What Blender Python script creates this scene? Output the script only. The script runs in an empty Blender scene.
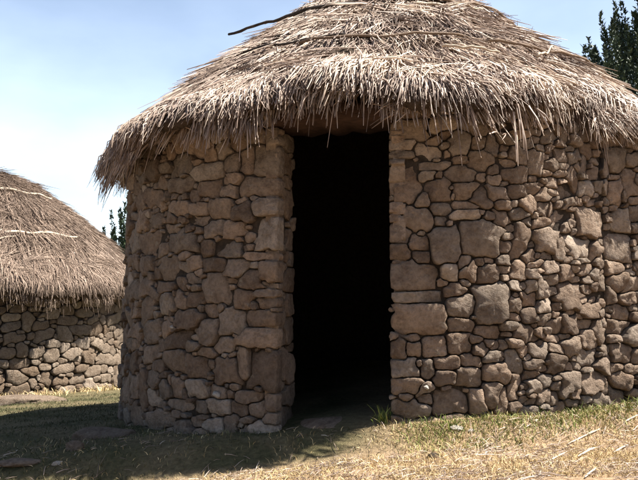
import bpy, math, random
import numpy as np
from mathutils import Vector, noise as mnoise

random.seed(7)
rng = np.random.default_rng(11)
R_ = math.radians
C = bpy.context.scene.collection

# ------------------------------------------------------------------ camera model (photo pixels -> points on real surfaces)
CAM = np.array([0.0, 0.0, 0.85]); PITCH = R_(4.46); F = 770.0
def ray(px, py):
    a = (px - 319.0) / F; b = (240.0 - py) / F
    return np.array([a, math.cos(PITCH) - b * math.sin(PITCH), math.sin(PITCH) + b * math.cos(PITCH)])

# ------------------------------------------------------------------ terrain
def sstep(e0, e1, x):
    t = np.clip((x - e0) / (e1 - e0), 0, 1); return t * t * (3 - 2 * t)
def ground_z(x, y):
    x = np.asarray(x, float); y = np.asarray(y, float)
    z = np.interp(x, [-9, -3.2, -2.2, -1.6, -0.9, -0.3, 0.1, 0.45, 0.9, 1.95, 9], [-0.50, -0.27, -0.215, -0.155, -0.08, 0.0, 0.06, 0.092, 0.105, 0.13, 0.38])
    z = z - 0.055 * np.clip(y - 6.6, 0, 9) * sstep(-0.5, -2.5, x)
    z = z - 0.07 * sstep(-0.6, -1.8, x) * sstep(5.3, 4.4, y)
    z = z - 0.155 * sstep(5.10, 4.55, y) - 0.03 * np.clip(4.3 - y, 0, 9)
    z = z + 0.018 * np.sin(x * 3.1 + 1.3 * np.sin(y * 2.3)) * np.sin(y * 2.7 + 0.6) + 0.009 * np.sin(x * 7.7 + y * 3.1) * np.sin(y * 9.1 - x * 2.2)
    z = z + 0.5 * sstep(25, 90, np.hypot(x, y)) * np.sin(x * 0.03 + 1.0) * np.cos(y * 0.021)
    return z
def on_ground(px, py):
    d = ray(px, py); t = 2.0
    while t < 60:
        p = CAM + d * t
        if p[2] <= ground_z(p[0], p[1]): return p
        t += 0.01
    return CAM + d * 60

# ------------------------------------------------------------------ node helpers
def new_mat(name):
    m = bpy.data.materials.new(name); m.use_nodes = True
    nt = m.node_tree; nt.nodes.clear()
    out = nt.nodes.new('ShaderNodeOutputMaterial'); b = nt.nodes.new('ShaderNodeBsdfPrincipled')
    nt.links.new(b.outputs[0], out.inputs[0])
    return m, nt, b
def N(nt, typ, **kw):
    n = nt.nodes.new(typ)
    for k, v in kw.items():
        if k in n.inputs.keys(): n.inputs[k].default_value = v
        else: setattr(n, k, v)
    return n
def ramp(nt, fac, stops):
    r = nt.nodes.new('ShaderNodeValToRGB'); e = r.color_ramp.elements
    while len(e) < len(stops): e.new(0.5)
    for el, (p, c) in zip(e, stops): el.position = p; el.color = (*c, 1)
    nt.links.new(fac, r.inputs[0]); return r.outputs[0]
def mixc(nt, fac, a, b, mode='MIX'):
    n = nt.nodes.new('ShaderNodeMix'); n.data_type = 'RGBA'; n.blend_type = mode
    for sock, v in ((n.inputs[0], fac), (n.inputs[6], a), (n.inputs[7], b)):
        if isinstance(v, bpy.types.NodeSocket): nt.links.new(v, sock)
        elif isinstance(v, (int, float)): sock.default_value = v
        else: sock.default_value = (*v, 1)
    return n.outputs[2]
def tex(nt, scale, detail=4, rough=0.6, dist=0.0, vec=None):
    n = N(nt, 'ShaderNodeTexNoise', Scale=scale, Detail=detail, Roughness=rough, Distortion=dist)
    if vec is not None: nt.links.new(vec, n.inputs['Vector'])
    return n.outputs['Fac']
def coords(nt):
    return nt.nodes.new('ShaderNodeTexCoord').outputs['Object']
def bump(nt, b, h, strength, dist):
    n = N(nt, 'ShaderNodeBump', Strength=strength, Distance=dist)
    nt.links.new(h, n.inputs['Height']); nt.links.new(n.outputs[0], b.inputs['Normal'])

def stone_material(name, stops, lichen=0.5):
    m, nt, b = new_mat(name); co = coords(nt)
    g = nt.nodes.new('ShaderNodeNewGeometry')
    base = ramp(nt, g.outputs['Random Per Island'], stops)
    n1 = tex(nt, 9, 6, 0.65, 0.4, co); n2 = tex(nt, 42, 5, 0.7, 0.0, co); n3 = tex(nt, 170, 3, 0.7, 0, co)
    dark = ramp(nt, n1, [(0.32, (0.62, 0.57, 0.53)), (0.55, (1.0, 1.0, 1.0)), (0.8, (1.22, 1.16, 1.1))])
    c = mixc(nt, 1.0, base, dark, 'MULTIPLY')
    sp = ramp(nt, n2, [(0.38, (0.7, 0.68, 0.66)), (0.52, (1, 1, 1)), (0.72, (1.25, 1.22, 1.18))])
    c = mixc(nt, 0.8, c, sp, 'MULTIPLY')
    lm = ramp(nt, tex(nt, 15, 5, 0.75, 0.8, co), [(0.60, (0, 0, 0)), (0.70, (lichen,) * 3)])
    c = mixc(nt, lm, c, (0.36, 0.345, 0.29))
    nt.links.new(c, b.inputs['Base Color']); b.inputs['Roughness'].default_value = 0.93
    b.inputs['Specular IOR Level'].default_value = 0.2
    add = N(nt, 'ShaderNodeMath', operation='ADD'); nt.links.new(n2, add.inputs[0])
    mul = N(nt, 'ShaderNodeMath', operation='MULTIPLY'); nt.links.new(n3, mul.inputs[0]); mul.inputs[1].default_value = 0.35
    nt.links.new(mul.outputs[0], add.inputs[1])
    bump(nt, b, add.outputs[0], 1.0, 0.03)
    return m
def plain_material(name, c0, c1, scale, rough=0.95, bs=0.6, bd=0.02, stretch=None):
    m, nt, b = new_mat(name); co = coords(nt)
    if stretch:
        mp = N(nt, 'ShaderNodeMapping'); mp.inputs['Scale'].default_value = stretch
        nt.links.new(co, mp.inputs[0]); co = mp.outputs[0]
    n = tex(nt, scale, 6, 0.7, 0.3, co)
    nt.links.new(ramp(nt, n, [(0.3, c0), (0.7, c1)]), b.inputs['Base Color'])
    b.inputs['Roughness'].default_value = rough; b.inputs['Specular IOR Level'].default_value = 0.15
    bump(nt, b, n, bs, bd); return m
def blade_material(name, stops, patch=None, patch_scale=1.5, spec=0.2, rough=0.7, trans=0.0):
    """one random tone per straw or blade, broken up by broad patches"""
    m, nt, b = new_mat(name); co = coords(nt)
    g = nt.nodes.new('ShaderNodeNewGeometry')
    c = ramp(nt, g.outputs['Random Per Island'], stops)
    if patch:
        pm = ramp(nt, tex(nt, patch_scale, 4, 0.6, 0.6, co), patch)
        c = mixc(nt, 1.0, c, pm, 'MULTIPLY')
    nt.links.new(c, b.inputs['Base Color'])
    b.inputs['Roughness'].default_value = rough; b.inputs['Specular IOR Level'].default_value = spec
    return m

M = {}
M['stone'] = stone_material('hut_stone', [(0.0, (0.148, 0.110, 0.083)), (0.25, (0.241, 0.177, 0.131)), (0.5, (0.198, 0.161, 0.129)),
                                          (0.75, (0.303, 0.224, 0.166)), (0.94, (0.254, 0.212, 0.174)), (1.0, (0.395, 0.323, 0.259))], 0.45)
M['pale_stone'] = stone_material('pale_stone', [(0.0, (0.50, 0.46, 0.40)), (1.0, (0.62, 0.58, 0.52))], 0.2)
M['far_stone'] = stone_material('far_hut_stone', [(0.0, (0.17, 0.122, 0.085)), (0.3, (0.195, 0.152, 0.116)), (0.7, (0.24, 0.19, 0.146)), (1.0, (0.33, 0.272, 0.22))], 0.4)
M['joint'] = plain_material('earth_joint', (0.022, 0.017, 0.013), (0.058, 0.045, 0.035), 22, 1.0, 1.0, 0.03)
M['lintel'] = plain_material('lintel_wood', (0.020, 0.012, 0.009), (0.05, 0.029, 0.021), 14, 0.9, 0.8, 0.01, (1, 1, 6))
M['pole'] = plain_material('pole_bark', (0.085, 0.060, 0.043), (0.22, 0.16, 0.115), 18, 0.85, 0.8, 0.01)
M['grey_pole'] = plain_material('weathered_pole', (0.25, 0.20, 0.155), (0.46, 0.39, 0.31), 16, 0.85, 0.6, 0.01)
M['dark_pole'] = plain_material('dark_pole_bark', (0.022, 0.019, 0.018), (0.06, 0.048, 0.04), 18, 0.9, 0.8, 0.01)
M['thatch_core'] = plain_material('thatch_core', (0.035, 0.025, 0.018), (0.10, 0.072, 0.052), 30, 1.0, 1.0, 0.05)
M['straw'] = blade_material('thatch_straw', [(0.0, (0.118, 0.085, 0.065)), (0.28, (0.227, 0.174, 0.144)), (0.6, (0.353, 0.285, 0.239)), (0.88, (0.470, 0.395, 0.339)), (1.0, (0.605, 0.544, 0.470))],
                            [(0.32, (0.5, 0.45, 0.42)), (0.47, (0.85, 0.80, 0.77)), (0.6, (1.1, 1.06, 1.0)), (0.7, (1.4, 1.36, 1.28))], 2.6, 0.3, 0.5)
M['far_straw'] = blade_material('far_thatch_straw', [(0.0, (0.13, 0.095, 0.072)), (0.3, (0.165, 0.122, 0.097)), (0.7, (0.225, 0.172, 0.138)), (1.0, (0.32, 0.255, 0.21))],
                                [(0.3, (0.75, 0.72, 0.7)), (0.7, (1.1, 1.08, 1.05))], 1.2, 0.2, 0.7)
M['bark'] = plain_material('tree_bark', (0.05, 0.035, 0.026), (0.12, 0.09, 0.07), 9, 0.95, 0.8, 0.03, (3, 3, 1))

# ------------------------------------------------------------------ mesh helpers
def link_mesh(name, verts, faces, mats, parent=None, smooth=True, matidx=None):
    me = bpy.data.meshes.new(name)
    me.from_pydata([tuple(v) for v in verts], [], faces)
    for m in (mats if isinstance(mats, (list, tuple)) else [mats]): me.materials.append(m)
    if smooth: me.polygons.foreach_set('use_smooth', [True] * len(me.polygons) if matidx is None else [i == 0 for i in matidx])
    if matidx is not None: me.polygons.foreach_set('material_index', matidx)
    me.update()
    o = bpy.data.objects.new(name, me); C.objects.link(o)
    if parent: o.parent = parent
    return o
def link_arrays(name, V, Fq, mats, parent=None, smooth=True):
    """V (n,3); Fq (m,k) faces of one size"""
    me = bpy.data.meshes.new(name); k = Fq.shape[1]; m = len(Fq)
    me.vertices.add(len(V)); me.vertices.foreach_set('co', np.ascontiguousarray(V, dtype=np.float32).ravel())
    me.loops.add(m * k); me.loops.foreach_set('vertex_index', np.ascontiguousarray(Fq, dtype=np.int32).ravel())
    me.polygons.add(m); me.polygons.foreach_set('loop_start', np.arange(0, m * k, k, dtype=np.int32))
    me.polygons.foreach_set('use_smooth', np.full(m, smooth))
    for mm in (mats if isinstance(mats, (list, tuple)) else [mats]): me.materials.append(mm)
    me.update(calc_edges=True); me.validate()
    o = bpy.data.objects.new(name, me); C.objects.link(o)
    if parent: o.parent = parent
    return o
def thing(name, label, cat, loc=(0, 0, 0), group=None):
    o = bpy.data.objects.new(name, None); C.objects.link(o); o.location = loc; o.empty_display_size = 0.3
    o['label'] = label; o['category'] = cat
    if group: o['group'] = group
    return o
def tag(o, label, cat, group=None, kind=None):
    if label: o['label'] = label
    if cat: o['category'] = cat
    if group: o['group'] = group
    if kind: o['kind'] = kind
    return o
def relocate(o, base):
    """put the object's origin at its base without moving its shape"""
    b = Vector(base); n = len(o.data.vertices); a = np.empty(n * 3, np.float32)
    o.data.vertices.foreach_get('co', a); a = a.reshape(-1, 3) - np.array(b, np.float32)
    o.data.vertices.foreach_set('co', a.ravel()); o.data.update(); o.location = b
    return o

def tube(pts, radii, sides=8, jitter=0.0):
    V, Fc = [], []
    pts = [Vector(p) for p in pts]
    up = Vector((0.13, 0.07, 0.99))
    for i, p in enumerate(pts):
        t = (pts[min(i + 1, len(pts) - 1)] - pts[max(i - 1, 0)]).normalized()
        a = t.cross(up)
        if a.length < 0.05: a = t.cross(Vector((1, 0, 0)))
        a.normalize(); b = t.cross(a)
        for k in range(sides):
            th = 2 * math.pi * k / sides; r = radii[i] * (1 + random.uniform(-jitter, jitter))
            V.append(p + a * (math.cos(th) * r) + b * (math.sin(th) * r))
    for i in range(len(pts) - 1):
        for k in range(sides):
            Fc.append((i * sides + k, i * sides + (k + 1) % sides, (i + 1) * sides + (k + 1) % sides, (i + 1) * sides + k))
    Fc.append(tuple(range(sides))[::-1]); Fc.append(tuple((len(pts) - 1) * sides + k for k in range(sides)))
    return V, Fc

def straws(name, P0, P1, P2, w, mat, parent=None):
    """thin three-sided stalks root -> middle -> tip, all one mesh"""
    n = len(P0)
    T = P2 - P0; T /= np.linalg.norm(T, axis=1)[:, None] + 1e-9
    rnd = rng.normal(size=(n, 3)); A = np.cross(T, rnd); A /= np.linalg.norm(A, axis=1)[:, None] + 1e-9
    B = np.cross(T, A); V = np.empty((n, 9, 3))
    for ri, (P, s) in enumerate(((P0, 0.9), (P1, 1.0), (P2, 0.35))):
        for k in range(3):
            th = 2 * math.pi * k / 3
            V[:, ri * 3 + k] = P + (A * math.cos(th) + B * math.sin(th)) * (w * s * 0.5)[:, None]
    q = []
    for ri in range(2):
        for k in range(3):
            q.append((ri * 3 + k, ri * 3 + (k + 1) % 3, ri * 3 + 3 + (k + 1) % 3, ri * 3 + 3 + k))
    q = np.array(q); Fq = (q[None] + (np.arange(n) * 9)[:, None, None]).reshape(-1, 4)
    return link_arrays(name, V.reshape(-1, 3), Fq, mat, parent)
def blades(name, P0, P1, P2, w, mat, parent=None):
    """flat grass blades: five vertices, a quad and a tip (as two quads sharing the tip)"""
    n = len(P0)
    T = P2 - P0; S = np.cross(T, rng.normal(size=(n, 3))); S /= np.linalg.norm(S, axis=1)[:, None] + 1e-9
    S *= (w * 0.5)[:, None]; V = np.empty((n, 6, 3))
    V[:, 0] = P0 - S; V[:, 1] = P0 + S; V[:, 2] = P1 + S * 0.8; V[:, 3] = P1 - S * 0.8; V[:, 4] = P2 + S * 0.12; V[:, 5] = P2 - S * 0.12
    q = np.array([(0, 1, 2, 3), (3, 2, 4, 5)]); Fq = (q[None] + (np.arange(n) * 6)[:, None, None]).reshape(-1, 4)
    return link_arrays(name, V.reshape(-1, 3), Fq, mat, parent)

# ------------------------------------------------------------------ dry stone masonry
KS = 7
def shape_of(r, square=False):
    """a stone's outline as seven flattened sides in its own unit frame: directions and distances"""
    if square:
        an = np.array([0, 90, 180, 270, 45, 135, 225.0]) + np.append(r.normal(0, 5, 4), r.normal(0, 14, 3)); d = np.append(r.uniform(0.9, 1.02, 4), r.uniform(1.08, 1.34, 3))
    else:
        an = np.array([0, 90, 180, 270, 45, 135, 300.0]) + np.append(r.normal(0, 13, 4), r.normal(0, 22, 3)); d = np.append(r.uniform(0.82, 1.08, 4), r.uniform(0.88, 1.3, 3))
    an = np.radians(an); return np.concatenate([np.cos(an) / d, np.sin(an) / d])
def metric(S, u, v):
    """S (n,5+14) stones u,v,a,b,ang,sides ; u,v broadcast arrays (...,1): how far out of each stone's outline a point lies"""
    du = u - S[:, 0]; dv = v - S[:, 1]; c = np.cos(S[:, 4]); s = np.sin(S[:, 4])
    x = (du * c + dv * s) / S[:, 2]; y = (-du * s + dv * c) / S[:, 3]
    m = x * S[:, 5] + y * S[:, 5 + KS]
    for k in range(1, KS): m = np.maximum(m, x * S[:, 5 + k] + y * S[:, 5 + KS + k])
    return np.maximum(m, 0.12 * (np.abs(x) + np.abs(y)))
def fill_stones(traced, inside, u0, u1, v0, v1, sizes, tries, seed, small=None):
    r = np.random.default_rng(seed)
    arr = np.array([np.append(t, shape_of(r, True)) for t in traced]).reshape(-1, 5 + 2 * KS)
    th = np.linspace(0, 2 * math.pi, 10, endpoint=False)
    for (sa, sb), nt in zip(sizes, tries):
        for _ in range(nt):
            a = sa * r.uniform(0.75, 1.3); b = min(a * 0.95, sb * r.uniform(0.75, 1.3)); an = r.normal(0, 0.16)
            if r.random() < 0.1: a, b = b, a
            u = r.uniform(u0, u1); v = r.uniform(v0, v1)
            if small is not None and small(u, v, a): continue
            if not inside(np.array(u), np.array(v)): continue
            if len(arr):
                near = arr[(np.abs(arr[:, 0] - u) < arr[:, 2] * 1.3 + a) & (np.abs(arr[:, 1] - v) < arr[:, 3] * 1.3 + b)]
                if len(near):
                    c, s = math.cos(an), math.sin(an)
                    ex = a * np.cos(th) * 0.80; ey = b * np.sin(th) * 0.80
                    pu = np.append(u + ex * c - ey * s, u)[:, None]; pv = np.append(v + ex * s + ey * c, v)[:, None]
                    if metric(near, pu, pv).min() < 1.0: continue
            arr = np.vstack([arr, np.append((u, v, a, b, an), shape_of(r))])
    return arr
def build_stones(S, inside, to3d, seed, gap=0.004, relief=1.0, nang=32, cap=2.1, deep=0.08):
    r = np.random.default_rng(seed)
    th = np.linspace(0, 2 * math.pi, nang, endpoint=False); V, Fc = [], []
    rings = ((1.0, -deep), (1.0, -0.007), (0.978, 0.003), (0.88, 0.008), (0.45, 0.010))
    for i in range(len(S)):
        u, v, a, b, an = S[i, :5]; ext = 2.3 * max(a, b)
        near = S[(np.abs(S[:, 0] - u) < ext + S[:, 2] * 1.8) & (np.abs(S[:, 1] - v) < ext + S[:, 3] * 1.8)]
        j = int(np.argmin(np.hypot(near[:, 0] - u, near[:, 1] - v)))
        c, s = math.cos(an), math.sin(an)
        dx, dy = np.cos(th), np.sin(th)
        rad = 1.0 / np.maximum(np.max(np.outer(dx / a, S[i, 5:5 + KS]) + np.outer(dy / b, S[i, 5 + KS:]), axis=1), 0.1)
        rad = np.minimum(rad, 1.6 * max(a, b)); ts = np.linspace(0.25, cap, 56)
        L = rad[:, None] * ts[None]
        lx = L * dx[:, None]; ly = L * dy[:, None]
        pu = u + lx * c - ly * s; pv = v + lx * s + ly * c
        f = metric(near, pu[..., None], pv[..., None])
        bad = (f.argmin(-1) != j) | ~inside(pu, pv)
        first = np.where(bad.any(1), bad.argmax(1), len(ts) - 1)
        rr = L[np.arange(nang), np.maximum(first - 1, 0)] - gap
        rr = np.maximum(rr, 0.012)
        sm = 0.86 * rr + 0.07 * (np.roll(rr, 1) + np.roll(rr, -1)); rr = np.minimum(rr * 1.02, sm)
        rr = rr * (1 + r.normal(0, 0.02, nang))
        tu, tv = r.normal(0, 0.11 * relief, 2); prot = r.normal(0, 0.012 * relief); sz = min(1.0, min(a, b) / 0.06)
        facet = [(r.uniform(0, 2 * math.pi), r.uniform(0.25, 0.8), r.uniform(0.15, 0.5)) for _ in range(3)]
        base = len(V)
        for sc, h in rings:
            for k in range(nang):
                x = rr[k] * dx[k] * sc; y = rr[k] * dy[k] * sc
                wu = u + x * c - y * s; wv = v + x * s + y * c
                if h < -0.03: hh = -deep
                else:
                    hh = h * sz * relief + prot + max(-0.045, min(0.045, x * tu + y * tv))
                    for fa, fo, fs in facet:      # knocked-off faces of the rough stone
                        e = (x * math.cos(fa) / a + y * math.sin(fa) / b) - fo
                        if e > 0: hh -= e * fs * min(a, b) * 0.55 * relief
                    hh += 0.014 * relief * mnoise.noise(Vector((wu * 17, wv * 17, i * 0.7))) + 0.006 * mnoise.noise(Vector((wu * 45, wv * 45, i * 0.7)))
                V.append(to3d(wu, wv, hh))
        V.append(to3d(u, v, 0.011 * sz * relief + prot + 0.008 * mnoise.noise(Vector((u * 17, v * 17, i * 0.7)))))
        for q in range(len(rings) - 1):
            for k in range(nang):
                k2 = (k + 1) % nang
                Fc.append((base + q * nang + k, base + q * nang + k2, base + (q + 1) * nang + k2, base + (q + 1) * nang + k))
        top = base + (len(rings) - 1) * nang
        for k in range(nang): Fc.append((top + k, top + (k + 1) % nang, base + len(rings) * nang))
    return V, Fc

# ------------------------------------------------------------------ THE MAIN ROUND HUT
HC = np.array([0.69, 7.47]); HR = 2.5; WALL_T = 0.45; WALL_TOP = 2.20
DOOR_PHI = R_(-14.1); DOOR_HALF = 0.378; DOOR_TOP = 2.04
DIRD = np.array([math.sin(DOOR_PHI), -math.cos(DOOR_PHI)])      # out through the door
SIDD = np.array([-DIRD[1], DIRD[0]])                            # to the right along the wall
def hut_uv(px, py, cx=HC, R=HR):
    d = ray(px, py); ox, oy = CAM[0] - cx[0], CAM[1] - cx[1]
    A = d[0] ** 2 + d[1] ** 2; B = 2 * (ox * d[0] + oy * d[1]); Cc = ox * ox + oy * oy - R * R
    D = B * B - 4 * A * Cc
    t = (-B - math.sqrt(max(D, 0))) / (2 * A); p = CAM + d * t
    return R * math.atan2(p[0] - cx[0], -(p[1] - cx[1])), p[2], t
def hut_3d(u, v, h, cx=HC, R=HR):
    ph = u / R; r = R + h - 0.035 * (v / 2.0)
    return (cx[0] + r * math.sin(ph), cx[1] - r * math.cos(ph), v)

TR = """257 186 46 18|266 206 31 17|267 233 28 30|262 256 38 7|270 272 20 19|266 160 30 30|243 160 15 24|217 208 25 20|241 212 19 17|233 229 19 17|211 228 20 17
225 250 25 16|234 268 20 18|211 264 22 13|203 248 12 16|226 191 17 13|206 188 20 17|214 289 22 28|242 299 16 20|268 293 25 7|268 303 26 9|262 319 37 14|260 338 40 19
230 322 24 25|207 331 16 22|222 345 18 15|263 370 32 38|243 362 12 30|225 371 24 25|247 397 26 10|272 403 17 15|218 406 24 16|179 242 30 20|197 209 14 15|152 221 9 13
176 207 18 14|167 229 15 9|146 243 20 22|178 184 22 14|191 262 12 12|197 220 18 9|185 319 27 18|173 361 21 20|195 367 20 22|163 287 18 10|195 389 20 17|176 388 12 20|181 406 28 11
404 179 28 36|401 144 22 8|403 154 25 7|410 127 36 16|428 152 24 12|436 165 28 7|427 176 16 9|440 189 22 22|467 191 22 18|466 204 24 7|466 215 28 9|420 219 32 22|397 207 13 11|396 217 11 7
401 234 19 17|419 242 21 13|399 251 18 14|423 258 15 13|446 244 29 38|482 238 37 34|441 221 13 10|466 263 14 15|414 276 48 27|417 297 52 11|418 319 55 30|461 306 28 21|461 325 25 13|450 272 16 17
469 270 17 20|459 343 24 19|435 347 24 20|413 349 16 14|399 349 15 20|446 363 22 12|405 368 26 17|428 368 12 16|446 378 20 13|468 377 24 19|472 361 18 12|451 401 34 24|405 386 26 14|425 399 14 10
410 410 40 16|477 400 14 22|482 157 22 17|480 197 19 17|499 193 18 12|503 218 16 16|519 191 20 11|518 174 24 14|492 216 12 8|493 303 34 38|489 331 24 10|499 372 26 17|491 393 16 21|526 333 16 13
571 295 21 21|592 310 15 13|571 326 16 15|571 347 14 17|557 364 16 17|570 382 16 20|594 382 18 20|591 358 18 14|587 324 19 8|592 222 20 25|582 248 20 18|540 352 14 12|530 300 16 12|548 240 18 22|555 268 16 12"""
traced = []
for tok in TR.replace('\n', '|').split('|'):
    x, y, w, h = map(float, tok.split())
    u, v, t = hut_uv(x, y)
    ul, _, _ = hut_uv(x - w / 2, y); ur, _, _ = hut_uv(x + w / 2, y)
    a = min((ur - ul) / 2, 0.34); b = h / 2 / F * t
    traced.append((u, v, a * 0.97, b * 0.97, random.gauss(0, 0.05)))
DU = HR * DOOR_PHI; DHU = HR * math.asin(DOOR_HALF / HR)
UJ = HR * R_(31.0)
def hut_inside(u, v):
    return ~((u > UJ + 0.01) & (u < UJ + 1.5)) & ~((np.abs(u - DU) < DHU) & (v < DOOR_TOP + 0.0)) & (v < WALL_TOP) & (v > -0.45) & ~((np.abs(u - DU) < DHU + 0.055) & (v > DOOR_TOP - 0.012))
umax = math.pi * HR
S_hut = fill_stones(traced, hut_inside, -umax * 0.74, umax * 0.74, -0.42, WALL_TOP - 0.02,
                    ((0.125, 0.075), (0.085, 0.055), (0.058, 0.038), (0.036, 0.024), (0.024, 0.016)), (900, 3000, 6500, 9000, 9000), 3, lambda u, v, a: 0.42 < u < 1.7 and a > 0.058)

hut = thing('round_hut', 'large round stone hut with shaggy thatch and a tall black doorway', 'hut', (HC[0], HC[1], 0.0))
def local(V, o):
    return [(p[0] - o.location.x, p[1] - o.location.y, p[2] - o.location.z) for p in V]

V, Fc = build_stones(S_hut, hut_inside, hut_3d, 5, relief=1.05)
nf_s = len(Fc); mi = [0] * nf_s
# reveals of the doorway: stones laid on the two jamb planes
def door_pt(s, dep, z):
    y0 = math.sqrt(HR * HR - s * s)
    p = HC + SIDD * s + DIRD * (y0 - dep); return (p[0], p[1], z)
for side in (-1, 1):
    ins = lambda u, v: (u > 0.03) & (u < WALL_T) & (v < DOOR_TOP) & (v > -0.3)
    Sj = fill_stones([], ins, 0.04, WALL_T, -0.25, DOOR_TOP, ((0.17, 0.10), (0.11, 0.065), (0.06, 0.04), (0.035, 0.025)), (160, 500, 900, 900), 20 + side)
    v2, f2 = build_stones(Sj, ins, lambda u, v, h, sd=side: door_pt(sd * (DOOR_HALF + 0.022 - h), u, v), 30 + side, relief=0.6)
    if side == -1: f2 = [tuple(reversed(f)) for f in f2]
    o_ = len(V); V += v2; Fc += [tuple(i + o_ for i in f) for f in f2]; mi += [0] * len(f2)
# earth-filled core of the wall, open at the door
RO, RI = HR - 0.036, HR - WALL_T
phs = np.linspace(0, 1, 96)
o_ = len(V)
for f in phs:
    for r_, z_ in ((RO, -0.5), (RO - 0.025, WALL_TOP), (RI, WALL_TOP + 0.26), (RI, -0.5)):
        dh = math.asin((DOOR_HALF + 0.045) / r_); ph = DOOR_PHI + dh + (2 * math.pi - 2 * dh) * f
        V.append((HC[0] + r_ * math.sin(ph), HC[1] - r_ * math.cos(ph), z_))
for i in range(len(phs) - 1):
    for k in range(4):
        Fc.append((o_ + i * 4 + k, o_ + (i + 1) * 4 + k, o_ + (i + 1) * 4 + (k + 1) % 4, o_ + i * 4 + (k + 1) % 4)); mi.append(1)
for i in (0, len(phs) - 1):
    Fc.append(tuple(o_ + i * 4 + k for k in range(4))); mi.append(1)
wall = link_mesh('wall', local(V, hut), Fc, [M['stone'], M['joint']], hut, True, mi)

# pale quartz pieces wedged in the wall beside the door
def rock(name, size, seed, mat, sub=3, flat=1.0, rough=0.22):
    import bmesh
    bm = bmesh.new(); bmesh.ops.create_icosphere(bm, subdivisions=sub, radius=1.0)
    off = Vector((seed * 3.7, seed * 1.3, seed * 2.1))
    cuts = [(Vector((random.gauss(0, 1), random.gauss(0, 1), random.gauss(0, 0.7))).normalized(), random.uniform(0.62, 0.9)) for _ in range(7)]
    for v in bm.verts:
        d = v.co.normalized(); r = 1 + rough * mnoise.noise(d * 1.4 + off) + rough * 0.5 * mnoise.noise(d * 3.5 + off) + rough * 0.25 * mnoise.noise(d * 8 + off)
        p = d * r
        for n_, o in cuts:
            e = p.dot(n_) - o
            if e > 0: p -= n_ * e * 0.8
        v.co = Vector((p.x * size[0], p.y * size[1], p.z * size[2] * flat))
    me = bpy.data.meshes.new(name); bm.to_mesh(me); bm.free(); me.materials.append(mat)
    me.polygons.foreach_set('use_smooth', [True] * len(me.polygons))
    o = bpy.data.objects.new(name, me); C.objects.link(o); return o
for (px, py, w, sd) in ((218, 394, 0.034, 3.1), (426, 387, 0.020, 4.2), (174, 327, 0.022, 5.5)):
    u, v, t = hut_uv(px, py); q = rock('wedge_stone', (w, 0.022, w * 0.55), sd, M['pale_stone'], 3, 1.0, 0.4)
    p = hut_3d(u, v, 0.022); q.location = (p[0] - HC[0], p[1] - HC[1], p[2]); q.rotation_euler = (0.1, 0.5, u / HR); q.parent = hut
    q['label'] = 'pale quartz stone wedged in a joint'

# lintel beams over the door
def beam(name, s0, s1, dep0, dep1, z0, z1, mat, parent, n=14):
    V = []; Fc = []
    for i in range(n + 1):
        s = s0 + (s1 - s0) * i / n; w = 0.012 * math.sin(i * 1.7) + 0.006 * math.sin(i * 4.1)
        ring = [(dep0 + 0.02, z0 + w), (dep0, z0 + 0.025 + w), (dep0 - 0.005, z1 - 0.03 + w * 0.6), (dep0 + 0.025, z1 + w * 0.5),
                (dep1 - 0.02, z1 + w * 0.5), (dep1, z1 - 0.02), (dep1, z0 + 0.02), (dep1 - 0.02, z0 + w)]
        for dep, z in ring:
            y0 = math.sqrt(HR * HR - 0.3 * 0.3); p = HC + SIDD * s + DIRD * (y0 - dep); V.append((p[0], p[1], z))
    k = 8
    for i in range(n):
        for j in range(k): Fc.append((i * k + j, i * k + (j + 1) % k, (i + 1) * k + (j + 1) % k, (i + 1) * k + j))
    Fc.append(tuple(range(k))[::-1]); Fc.append(tuple(n * k + j for j in range(k)))
    return link_mesh(name, local(V, parent), Fc, mat, parent)
beam('lintel', -DOOR_HALF - 0.05, DOOR_HALF + 0.05, 0.03, WALL_T - 0.02, DOOR_TOP, DOOR_TOP + 0.145, M['lintel'], hut)
th = rock('threshold', (0.37, 0.27, 0.06), 8.3, M['stone'], 4, 1.0, 0.12)
p = HC + DIRD * (HR - 0.24); th.parent = hut; th.location = (p[0] - HC[0], p[1] - HC[1], ground_z(*p) - 0.056); th.rotation_euler = (0, 0, DOOR_PHI)

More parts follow.
